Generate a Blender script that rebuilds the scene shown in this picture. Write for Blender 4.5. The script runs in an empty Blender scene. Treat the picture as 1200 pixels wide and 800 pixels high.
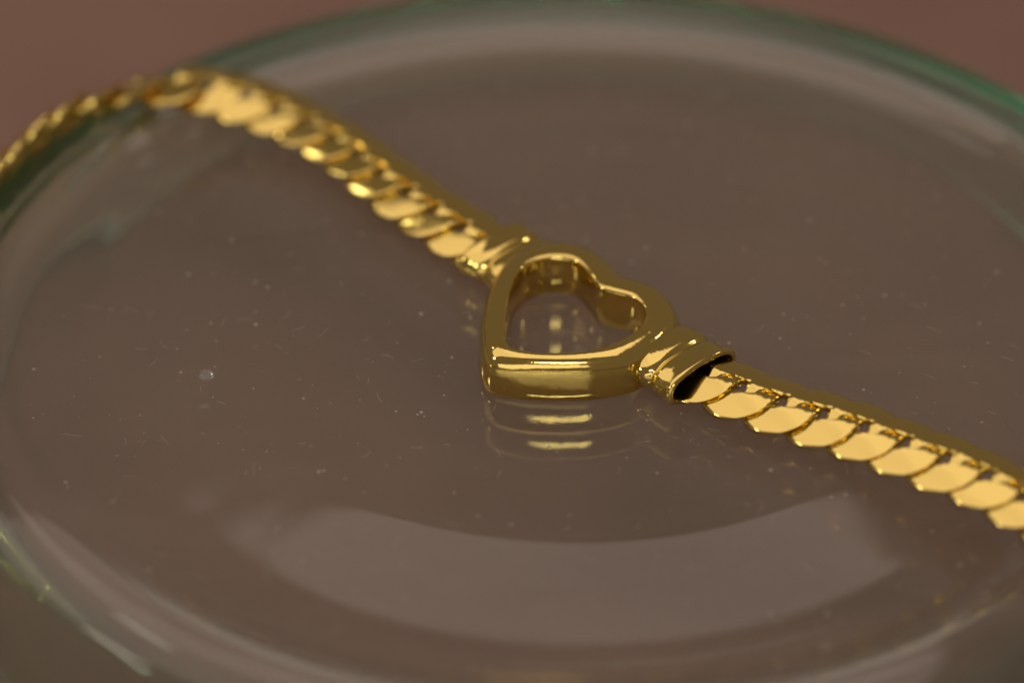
import bpy, bmesh, math, random
from mathutils import Vector, Matrix, noise
random.seed(7)
MM = 0.001
scene = bpy.context.scene
COL = scene.collection

# ------------------------------------------------------------------ camera
EL = math.radians(36.0); DIST = 0.280
aim = Vector((-0.0054, 0.0011, 0.0))
fwd = Vector((0, math.cos(EL), -math.sin(EL)))
cam_d = bpy.data.cameras.new('camera'); cam = bpy.data.objects.new('camera', cam_d); COL.objects.link(cam)
cam.location = aim - fwd * DIST
cam.rotation_euler = (math.radians(90) - EL, 0, 0)
cam_d.sensor_width = 36.0
cam_d.lens = 36.0 * 14.8 * 280 / 1200
cam_d.clip_start = 0.005; cam_d.clip_end = 50
cam_d.dof.use_dof = True
cam_d.dof.focus_distance = 0.2740
cam_d.dof.aperture_fstop = 12.0
scene.camera = cam

# ------------------------------------------------------------------ world and lamps
world = bpy.data.worlds.new('World'); scene.world = world; world.use_nodes = True
bg = world.node_tree.nodes['Background']
bg.inputs['Color'].default_value = (1.0, 0.75, 0.58, 1); bg.inputs['Strength'].default_value = 0.14

def area(name, loc, target, sx, sy, radiance, color):
    d = bpy.data.lights.new(name, 'AREA'); d.shape = 'RECTANGLE'; d.size = sx; d.size_y = sy
    d.energy = radiance * math.pi * sx * sy; d.color = color
    o = bpy.data.objects.new(name, d); COL.objects.link(o); o.location = loc
    o.rotation_euler = (Vector(target) - Vector(loc)).to_track_quat('-Z', 'Y').to_euler()
    return o
def panel(name, x0, x1, y0, y1, radiance, color, z=0.25, turn=5.0):
    c = Matrix.Rotation(math.radians(turn), 3, 'Z') @ Vector(((x0 + x1) / 2, (y0 + y1) / 2, z))
    o = area(name, c, (c[0], c[1], 0), x1 - x0, y1 - y0, radiance, color)
    o.rotation_euler = (0, 0, math.radians(turn)); return o
PINK = (1.0, 0.81, 0.72)
panel('softbox', -0.072, 0.112, -0.03, 0.191, 0.86, PINK)
panel('softbox_edge', -0.0820, -0.0725, -0.03, 0.203, 0.78, PINK)
panel('softbox_strip', -0.0920, -0.0825, -0.03, 0.206, 0.78, PINK)
panel('softbox_side', -0.33, -0.0925, -0.03, 0.228, 0.78, PINK)
fp = area('front_panel', (-0.16, -0.60, 0.16), (0, 0, 0.02), 0.70, 0.24, 0.95, (1.0, 0.86, 0.74))
fp.rotation_euler.rotate_axis('Z', math.radians(22))
area('front_lamp', (0.02, -0.42, 0.43), (0, 0, 0), 0.20, 0.05, 14.0, (1.0, 0.92, 0.82))
area('glint_fill_left', (-0.42, -0.09, 0.25), (0, 0, 0), 0.09, 0.07, 10.0, (1.0, 0.88, 0.72))  # added unseen light at the left, for highlights on the link bevels
area('glint_fill_back', (-0.33, 0.36, 0.32), (-0.02, 0.02, 0), 0.035, 0.035, 8.0, (1.0, 0.88, 0.70))  # added out of view behind left, to put glints on link edges
area('glint_fill_right', (0.40, 0.20, 0.33), (-0.02, 0.02, 0), 0.035, 0.035, 28.0, (1.0, 0.88, 0.70))  # added out of view at the right, for bright beads on the far-left chain

scene.view_settings.view_transform = 'Standard'; scene.view_settings.look = 'None'
scene.view_settings.exposure = 0.15; scene.view_settings.gamma = 1.0
scene.view_settings.use_curve_mapping = False
scene.render.engine = 'CYCLES'
cy = scene.cycles
cy.max_bounces = 16; cy.transmission_bounces = 12; cy.glossy_bounces = 8; cy.diffuse_bounces = 4
cy.caustics_refractive = True; cy.caustics_reflective = True; cy.blur_glossy = 0.3
cy.sample_clamp_indirect = 6.0
cy.use_denoising = True

# ------------------------------------------------------------------ materials
def mat(name):
    m = bpy.data.materials.new(name); m.use_nodes = True
    return m, m.node_tree, m.node_tree.nodes['Principled BSDF']

def gold(name, rough, bump, scale):
    m, nt, p = mat(name)
    p.inputs['Base Color'].default_value = (0.82, 0.645, 0.195, 1)
    p.inputs['Metallic'].default_value = 1.0
    tc = nt.nodes.new('ShaderNodeTexCoord')
    mp = nt.nodes.new('ShaderNodeMapping'); mp.inputs['Rotation'].default_value = (0.2, 0.1, 0.6); mp.inputs['Scale'].default_value = (0.25, 1.6, 1)
    n1 = nt.nodes.new('ShaderNodeTexNoise'); n1.inputs['Scale'].default_value = scale; n1.inputs['Detail'].default_value = 4
    nt.links.new(tc.outputs['Object'], mp.inputs['Vector']); nt.links.new(mp.outputs['Vector'], n1.inputs['Vector'])
    mr = nt.nodes.new('ShaderNodeMapRange')
    mr.inputs['From Min'].default_value = 0.3; mr.inputs['From Max'].default_value = 0.75
    mr.inputs['To Min'].default_value = rough * 0.7; mr.inputs['To Max'].default_value = rough * 1.6
    nt.links.new(n1.outputs['Fac'], mr.inputs['Value']); nt.links.new(mr.outputs['Result'], p.inputs['Roughness'])
    b = nt.nodes.new('ShaderNodeBump'); b.inputs['Strength'].default_value = bump; b.inputs['Distance'].default_value = 0.00004
    nt.links.new(n1.outputs['Fac'], b.inputs['Height']); nt.links.new(b.outputs['Normal'], p.inputs['Normal'])
    return m
GOLD_HEART = gold('polished_gold', 0.08, 0.42, 1300)
GOLD_CHAIN = gold('chain_gold', 0.10, 0.22, 1600)
CAP_SHADE, _, p = mat('inside_shade')  # shade inside the gold caps, painted as a near-black colour
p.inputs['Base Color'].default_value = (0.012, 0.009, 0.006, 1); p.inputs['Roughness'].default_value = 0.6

GLASS, nt, p = mat('greenish_glass')
p.inputs['Base Color'].default_value = (1, 1, 1, 1); p.inputs['Roughness'].default_value = 0.0
p.inputs['IOR'].default_value = 1.5; p.inputs['Transmission Weight'].default_value = 1.0
va = nt.nodes.new('ShaderNodeVolumeAbsorption')
va.inputs['Color'].default_value = (0.25, 0.82, 0.62, 1)
tc = nt.nodes.new('ShaderNodeTexCoord'); sx = nt.nodes.new('ShaderNodeVectorMath'); sx.operation = 'MULTIPLY'; sx.inputs[1].default_value = (1, 1, 0)
ln = nt.nodes.new('ShaderNodeVectorMath'); ln.operation = 'LENGTH'
mr = nt.nodes.new('ShaderNodeMapRange'); mr.interpolation_type = 'SMOOTHSTEP'
mr.inputs['From Min'].default_value = 0.0485; mr.inputs['From Max'].default_value = 0.0525
mr.inputs['To Min'].default_value = 16; mr.inputs['To Max'].default_value = 165       # the rim is bottle-green, the floor nearly clear
nt.links.new(tc.outputs['Object'], sx.inputs[0]); nt.links.new(sx.outputs['Vector'], ln.inputs[0])
nt.links.new(ln.outputs['Value'], mr.inputs['Value']); nt.links.new(mr.outputs['Result'], va.inputs['Density'])
nt.links.new(va.outputs['Volume'], nt.nodes['Material Output'].inputs['Volume'])

dif = nt.nodes.new('ShaderNodeBsdfDiffuse'); dif.inputs['Color'].default_value = (0.62, 0.60, 0.50, 1)
mix = nt.nodes.new('ShaderNodeMixShader')
mp = nt.nodes.new('ShaderNodeMapping'); mp.inputs['Rotation'].default_value = (0, 0, 0.7); mp.inputs['Scale'].default_value = (1, 5, 1)
nz = nt.nodes.new('ShaderNodeTexNoise'); nz.inputs['Scale'].default_value = 70; nz.inputs['Detail'].default_value = 7; nz.inputs['Roughness'].default_value = 0.7
fm = nt.nodes.new('ShaderNodeMapRange'); fm.inputs['From Min'].default_value = 0.3; fm.inputs['From Max'].default_value = 0.7
fm.inputs['To Min'].default_value = 0.04; fm.inputs['To Max'].default_value = 0.075
nt.links.new(tc.outputs['Object'], mp.inputs['Vector']); nt.links.new(mp.outputs['Vector'], nz.inputs['Vector'])
nt.links.new(nz.outputs['Fac'], fm.inputs['Value']); nt.links.new(fm.outputs['Result'], mix.inputs['Fac'])
nt.links.new(p.outputs['BSDF'], mix.inputs[1]); nt.links.new(dif.outputs['BSDF'], mix.inputs[2])
nt.links.new(mix.outputs['Shader'], nt.nodes['Material Output'].inputs['Surface'])

WATER, nt, p = mat('clear_water')
p.inputs['Roughness'].default_value = 0.0; p.inputs['IOR'].default_value = 1.33; p.inputs['Transmission Weight'].default_value = 1.0
p.inputs['Base Color'].default_value = (1, 1, 1, 1)

DUST, nt, p = mat('pale_dust')
p.inputs['Base Color'].default_value = (0.55, 0.48, 0.42, 1); p.inputs['Roughness'].default_value = 0.9

TABLE, nt, p = mat('brown_table')
p.inputs['Roughness'].default_value = 0.75; p.inputs['Specular IOR Level'].default_value = 0.25
tc = nt.nodes.new('ShaderNodeTexCoord')
n1 = nt.nodes.new('ShaderNodeTexNoise'); n1.inputs['Scale'].default_value = 60; n1.inputs['Detail'].default_value = 8
nt.links.new(tc.outputs['Object'], n1.inputs['Vector'])
cr = nt.nodes.new('ShaderNodeValToRGB')
cr.color_ramp.elements[0].position = 0.3; cr.color_ramp.elements[0].color = (0.245, 0.148, 0.116, 1)
cr.color_ramp.elements[1].position = 0.7; cr.color_ramp.elements[1].color = (0.272, 0.168, 0.132, 1)
nt.links.new(n1.outputs['Fac'], cr.inputs['Fac']); nt.links.new(cr.outputs['Color'], p.inputs['Base Color'])

# ------------------------------------------------------------------ helpers
def link(name, bm, mats, parent=None, smooth=True):
    me = bpy.data.meshes.new(name); bm.normal_update()
    bmesh.ops.recalc_face_normals(bm, faces=bm.faces); bm.to_mesh(me); bm.free()
    for m in (mats if isinstance(mats, (list, tuple)) else [mats]): me.materials.append(m)
    if smooth:
        for f in me.polygons: f.use_smooth = True
    o = bpy.data.objects.new(name, me); COL.objects.link(o)
    if parent: o.parent = parent
    return o

def catmull(pts, n, closed=False):
    out = []; N = len(pts)
    segs = N if closed else N - 1
    for i in range(segs):
        if closed: a, b, c, d = (pts[(i + k - 1) % N] for k in range(4))
        else: a, b, c, d = pts[max(i - 1, 0)], pts[i], pts[i + 1], pts[min(i + 2, N - 1)]
        for k in range(n):
            t = k / n
            out.append(0.5 * ((2 * b) + (c - a) * t + (2 * a - 5 * b + 4 * c - d) * t * t + (3 * b - a - 3 * c + d) * t ** 3))
    if not closed: out.append(pts[-1].copy())
    return out

def loft(bm, rings, close_ends=False, wrap=False, mat_of=None):
    V = [[bm.verts.new(p) for p in r] for r in rings]
    n = len(rings[0]); R = len(rings)
    for i in range(R if wrap else R - 1):
        for j in range(n):
            f = bm.faces.new((V[i][j], V[i][(j + 1) % n], V[(i + 1) % R][(j + 1) % n], V[(i + 1) % R][j]))
            if mat_of: f.material_index = mat_of(i)
    if close_ends:
        bm.faces.new(V[0][::-1]); f = bm.faces.new(V[-1])
        if mat_of: f.material_index = mat_of(R - 2)
    return V

# ------------------------------------------------------------------ table
TZ = -13.3; DX, DY = -0.4, 4.9
bm = bmesh.new()
G = 24
vs = [[bm.verts.new(((i / G - .5) * 1.6, (j / G - .5) * 1.6, TZ * MM)) for i in range(G + 1)] for j in range(G + 1)]
for j in range(G):
    for i in range(G): bm.faces.new((vs[j][i], vs[j][i + 1], vs[j + 1][i + 1], vs[j + 1][i]))
table = link('table_top', bm, TABLE, smooth=False); table['kind'] = 'structure'

# ------------------------------------------------------------------ glass dish
prof_top = [(0, 0), (9, 0), (18, 0), (26.6, 0.0), (28.4, -0.03), (29.6, -0.14), (32, -0.47), (35, -0.90), (37.4, -1.24), (38.6, -1.37),
            (39.4, -1.38), (40.5, -1.24), (42.4, -0.84), (44.0, -0.32), (45.2, .22), (45.9, .52), (46.5, .64), (47.2, .62), (48.6, .40), (50.4, .08),
            (51.5, -.25), (52.1, -0.7), (52.35, -1.4), (52.4, -3), (52.5, -7), (52.6, -12), (52.4, -12.9), (51.7, -13.25), (51.0, -12.9), (50.7, -12), (50.5, -7), (50.1, -3.6), (49.4, -2.3), (48.2, -1.65), (47.2, -1.5), (46.2, -1.6), (45.0, -1.95),
            (43.6, -2.5), (42.2, -2.88), (40.8, -3.06), (39, -3.1), (37, -3.08),
            (34, -3.02), (30, -2.95), (25, -2.88), (18, -2.82), (9, -2.8), (0, -2.8)]
prof_top = [(r * 1.0, z) for r, z in prof_top]
pp = catmull([Vector((r, z, 0)) for r, z in prof_top], 4)
pp = [(max(p.x, 0), p.y) for p in pp]
bm = bmesh.new(); NS = 192
top = bm.verts.new((0, 0, pp[0][1] * MM)); bot = bm.verts.new((0, 0, pp[-1][1] * MM))
rings = []
for r, z in pp[1:-1]:
    rings.append([bm.verts.new((r * MM * math.cos(2 * math.pi * k / NS), r * MM * math.sin(2 * math.pi * k / NS), z * MM)) for k in range(NS)])
for k in range(NS):
    bm.faces.new((top, rings[0][k], rings[0][(k + 1) % NS])); bm.faces.new((bot, rings[-1][(k + 1) % NS], rings[-1][k]))
    for i in range(len(rings) - 1):
        bm.faces.new((rings[i][k], rings[i + 1][k], rings[i + 1][(k + 1) % NS], rings[i][(k + 1) % NS]))
dish = link('glass_dish', bm, GLASS)
dish.location = Vector((DX, DY, 0)) * MM
dish['label'] = 'round clear glass dish with thick green-tinted rim under the gold necklace'
dish['category'] = 'dish'

def floor_z(r):
    for (r0, z0), (r1, z1) in zip(pp, pp[1:]):
        if r1 > r0 and r0 <= r <= r1: return z0 + (z1 - z0) * (r - r0) / (r1 - r0)
    return 0.0

# ------------------------------------------------------------------ necklace
ANG = math.radians(-46.0)
U = Vector((math.cos(ANG), math.sin(ANG), 0)); W = Vector((-U.y, U.x, 0))
HC = Vector((-2.1, 0.8, 0)) + U * 0.7
neck = bpy.data.objects.new('necklace', None); COL.objects.link(neck)
neck.location = HC * MM; neck.rotation_euler = (0, 0, ANG); neck.empty_display_size = 0.005
neck['label'] = 'gold necklace with open heart centrepiece and flat curb chain lying across the glass dish'
neck['category'] = 'necklace'

# open heart: local x along the chain, y from tip to notch
out_h = [(-.4, 7.6), (.6, 8.0), (2.9, 8.25), (5.3, 7.4), (7.2, 5.7), (8.3, 3.0), (8.2, -.2), (7.0, -2.6), (5.3, -4.7), (3.2, -6.7), (1.75, -7.72), (.5, -8.2), (-.75, -7.75), (-2.1, -6.7), (-3.9, -5.0),
         (-5.9, -2.7), (-7.6, 0.0), (-8.7, 2.7), (-8.75, 5.2), (-7.4, 7.4), (-4.9, 8.35), (-2.6, 8.1), (-1.2, 7.65)]
inn_h = [(.1, 4.55), (1.2, 4.9), (2.9, 5.5), (4.6, 5.0), (5.8, 3.7), (6.3, 1.5), (5.95, -1.3), (4.9, -3.2), (3.6, -4.8), (2.2, -5.9), (1.0, -6.35), (.2, -6.2), (-.6, -5.6), (-1.8, -4.4), (-3.1, -3.0),
         (-4.6, -1.2), (-5.8, .6), (-6.4, 2.3), (-6.1, 4.1), (-5.0, 5.4), (-3.8, 5.8), (-2.2, 5.4), (-.9, 4.85)]
out_h = [(x * 1.02, y * 1.02 + (0.25 if y > 5 else 0)) for x, y in out_h]
inn_h = [(x * .97, y * .97) for x, y in inn_h]
oo, ii = (catmull([Vector((x, y, 0)) for x, y in h], 6, closed=True) for h in (out_h, inn_h))
#   s from inner(0) to outer(1), z
sec = [(0.10, 0.02), (0.04, 0.06), (0.0, 0.18), (0.0, 1.6), (0.0, 3.40), (0.008, 3.53), (0.03, 3.63), (0.07, 3.70), (0.13, 3.74), (0.24, 3.76), (0.38, 3.72), (0.52, 3.63),
       (0.65, 3.48), (0.75, 3.28), (0.83, 3.02), (0.89, 2.70), (0.93, 2.35), (0.965, 1.9), (0.99, 1.3), (1.0, 0.8), (0.985, 0.4), (0.95, 0.15), (0.90, 0.04), (0.82, 0.02)]
bm = bmesh.new()
rings = []
for a, b in zip(ii, oo):
    rings.append([((b * s + a * (1 - s)) + Vector((0, 0, z))) * MM for s, z in sec])
loft(bm, rings, wrap=True)
heart = link('heart_pendant', bm, GOLD_HEART, neck)

# end caps: flattened tubes between heart and chain
CV = 3.75
def stadium(hw, hh, n=48, e=2 / 2.5):
    out = []
    for k in range(n):
        t = 2 * math.pi * k / n; c, s = math.cos(t), math.sin(t)
        out.append((hw * math.copysign(abs(c) ** e, c), hh * math.copysign(abs(s) ** e, s)))
    return out
def cap(sign):
    bm = bmesh.new()
    prof = [(6.9, 3.18, 1.58), (7.6, 3.28, 1.66), (8.6, 3.34, 1.71), (9.3, 3.30, 1.67), (9.62, 3.18, 1.57), (9.78, 3.02, 1.42), (9.88, 2.94, 1.34), (9.96, 2.94, 1.34), (10.06, 3.02, 1.42), (10.25, 3.2, 1.57),
            (10.6, 3.30, 1.66), (11.1, 3.28, 1.65), (11.6, 3.32, 1.67), (12.0, 3.42, 1.75), (12.22, 3.46, 1.79), (12.42, 3.40, 1.72), (12.48, 3.24, 1.50), (12.42, 3.06, 1.28), (12.2, 2.96, 1.17), (11.0, 2.9, 1.12), (9.6, 2.8, 1.08)]
    rings = []
    for x, hw, hh in prof:
        rings.append([Vector((sign * x * 0.97, CV + (0.35 if sign < 0 else -0.1) + y, 1.60 + z)) * MM for y, z in stadium(hw * 1.09, hh * 0.90)])
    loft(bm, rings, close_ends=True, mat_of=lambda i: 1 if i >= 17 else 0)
    return link('end_cap', bm, [GOLD_HEART, CAP_SHADE], neck)
cap(1); cap(-1)

# curb links
PITCH = 3.5
def link_bm():
    a, b, A, k = 2.45, 1.92, 0.50, 0.075
    N, M = 44, 16
    SL = math.tan(math.radians(19)); TOP = 0.62
    def P(t): return Vector((a * math.cos(t), b * math.sin(t), -A * math.sin(2 * t) - k * (b * math.sin(t)) ** 2 + 0.1))
    rings = []
    for i in range(N):
        t = 2 * math.pi * i / N; d = 1e-3
        T = (P(t + d) - P(t - d)).normalized()
        n = Vector((b * math.cos(t), a * math.sin(t), 0)).normalized()
        p = P(t)
        n.z = -2 * k * p.y * n.y
        w = (n - T * n.dot(T)).normalized(); B = T.cross(w)
        if B.z < 0: B = -B
        hw = (1.32 + 1.30 * abs(math.sin(t)) ** 1.5) / 2; hh = 0.50
        ring = []
        for j in range(M):
            q = 2 * math.pi * (j + .5) / M; c, s = math.cos(q), math.sin(q); e = 2 / 3.2
            v = p + w * (hw * math.copysign(abs(c) ** e, c)) + B * (hh * math.copysign(abs(s) ** e, s))
            zc = TOP - 0.21 * abs(v.y) - 0.035 * v.y * v.y - 0.075 * v.x * math.copysign(min(1, abs(v.y) / 0.4), v.y)                 # filed flat: two facets meeting on the chain's middle line
            if v.z > zc: v.z = zc + 0.10 * (v.z - zc)
            ch = 0.48 - 1.15 * (abs(v.y) - 2.42)     # bevelled outer edge
            if v.z > ch: v.z = ch
            ring.append(v * MM)
        rings.append(ring)
    bm = bmesh.new(); loft(bm, rings, wrap=True)
    return bm

def cap_end(sign):
    return HC + U * (sign * 11.0) + W * CV + Vector((0, 0, 1.75))
# world millimetres, roll of the chain face towards the rim's outside in degrees
RIGHT = [(cap_end(1), 0), ((14.2, -8.9, 1.8), 0), ((20.5, -12.5, 1.95), 0), ((25.9, -16.2, 2.1), 0), ((30.7, -19.7, 2.1), 0), ((34.9, -24.0, 1.95), 6),
         ((38.8, -28.8, 1.5), 14), ((42.4, -33.4, -0.3), 30), ((45.2, -37.5, -4.0), 45), ((47.2, -41.2, -8.4), 40), ((49.4, -46.5, -11.8), 10), ((51, -54, -12.3), 0)]
LEFT = [(cap_end(-1), 0), ((-14.6, 20.0, 1.9), -3), ((-19.9, 27.2, 1.85), -6), ((-25.2, 32.2, 1.85), -9), ((-30.6, 35.5, 1.95), -3), ((-35.4, 35.6, 2.3), 16),
        ((-40.8, 34.0, 1.9), 44), ((-45.4, 29.8, 1.7), 60), ((-49.0, 23.0, 1.5), 66), ((-51.3, 15.6, 1.2), 66), ((-53.0, 8.4, .4), 62), ((-55.4, 1.5, -2.2), 58), ((-58.2, -4.6, -6.0), 52), ((-61, -10, -10.0), 32), ((-65, -17, -12.2), 8), ((-69, -24, -12.4), 0)]
def samples(path):
    P = catmull([Vector(p) for p, _ in path], 30); R = catmull([Vector((r, 0, 0)) for _, r in path], 30)
    S = [0.0]
    for a, b in zip(P, P[1:]): S.append(S[-1] + (b - a).length)
    return P, [r.x for r in R], S
def at(P, R, S, s):
    for i in range(len(S) - 1):
        if S[i] <= s <= S[i + 1]:
            f = (s - S[i]) / max(S[i + 1] - S[i], 1e-9)
            return P[i].lerp(P[i + 1], f), (P[i + 1] - P[i]).normalized(), R[i] + (R[i + 1] - R[i]) * f
    return None
inv = Matrix.Translation(HC).to_4x4() @ Matrix.Rotation(ANG, 4, 'Z'); inv = inv.inverted()
proto = None
for path, s0, flip in ((RIGHT, 0.9, 1), (LEFT, 0.9, -1)):
    P, R, S = samples(path)
    s = s0
    while s < S[-1]:
        p, T, roll = at(P, R, S, s)
        q0, q1 = at(P, R, S, max(s - 1.7, 0)), at(P, R, S, min(s + 1.7, S[-1] - 1e-6))
        T = (q1[0] - q0[0]).normalized()
        rad = Vector((p.x, p.y, 0)).normalized()
        r = math.radians(roll)
        up = Vector((0, 0, math.cos(r))) + rad * math.sin(r)
        X = T * flip
        up = (up - X * up.dot(X)).normalized(); Y = up.cross(X)
        M = Matrix((X, Y, up)).transposed().to_4x4()
        bank = 6.0 if flip > 0 else 5.0 * max(0.0, 1 - abs(roll) / 20)
        M = M @ Matrix.Rotation(math.radians(bank + random.uniform(-2.6, 2.6) * (1 + abs(roll) / 30)), 4, 'X') @ Matrix.Rotation(math.radians(random.uniform(-2, 2)), 4, 'Y') @ Matrix.Rotation(math.radians(random.uniform(-1.5, 1.5)), 4, 'Z')
        M.translation = p
        L = inv @ M
        if proto is None:
            o = proto = link('chain_link', link_bm(), GOLD_CHAIN, neck); o.data.set_sharp_from_angle(angle=math.radians(38))
        else:
            o = proto.copy(); COL.objects.link(o); o.parent = neck
        loc, rot, _ = L.decompose()
        o.location = loc * MM; o.rotation_euler = rot.to_euler()
        s += PITCH

# ------------------------------------------------------------------ droplet and dust
bm = bmesh.new()
rings = []
for i in range(9):
    t = i / 9 * math.pi / 2
    rings.append([Vector((0.62 * math.cos(t) * math.cos(2 * math.pi * k / 24), 0.55 * math.cos(t) * math.sin(2 * math.pi * k / 24), 0.012 + 0.48 * math.sin(t))) * MM for k in range(24)])
loft(bm, rings, close_ends=True)
drop = link('water_droplet', bm, WATER); drop.location = Vector((-29.3, -3.4, 0)) * MM
drop.data.set_sharp_from_angle(angle=math.radians(60))
drop['label'] = 'tiny clear water droplet alone on the glass left of the heart'; drop['category'] = 'droplet'

bm = bmesh.new()
def speck(x, y, r):
    z = floor_z(math.hypot(x - DX, y - DY))
    m = Matrix.Translation(Vector((x, y, z + r * 0.5)) * MM) @ Matrix.Diagonal((r * MM, r * MM * random.uniform(.4, 1), r * 0.45 * MM, 1))
    bmesh.ops.create_icosphere(bm, subdivisions=1, radius=1, matrix=m)
def fibre(x, y, ln, r):
    a = random.uniform(0, 2 * math.pi); pts = []
    for k in range(5):
        pts.append(Vector((x, y, floor_z(math.hypot(x - DX, y - DY)) + r + random.uniform(0, .06)))); a += random.uniform(-.5, .5)
        x += math.cos(a) * ln / 5; y += math.sin(a) * ln / 5
    rings = []
    for k, p in enumerate(pts):
        d = (pts[min(k + 1, 4)] - pts[max(k - 1, 0)]).normalized(); n = Vector((-d.y, d.x, 0)).normalized(); b = d.cross(n)
        rings.append([(p + n * r * math.cos(q) + b * r * math.sin(q)) * MM for q in (0, 2.1, 4.2)])
    loft(bm, rings, close_ends=True)
for _ in range(1700):
    r = 44 * math.sqrt(random.random()); a = random.uniform(0, 2 * math.pi)
    speck(r * math.cos(a), r * math.sin(a), min(0.16, 0.028 * random.paretovariate(2.2)))
for _ in range(170):
    r = 40 * math.sqrt(random.random()); a = random.uniform(0, 2 * math.pi)
    fibre(r * math.cos(a), r * math.sin(a), random.uniform(.5, 1.8), 0.012)
speck(-25.8, 3.3, .16); speck(-29.4, 3.6, .14); speck(-28.6, -6, .07)
dust = link('dust', bm, DUST); dust['kind'] = 'stuff'
dust['label'] = 'fine pale dust specks and fibres scattered over the glass dish'; dust['category'] = 'dust'
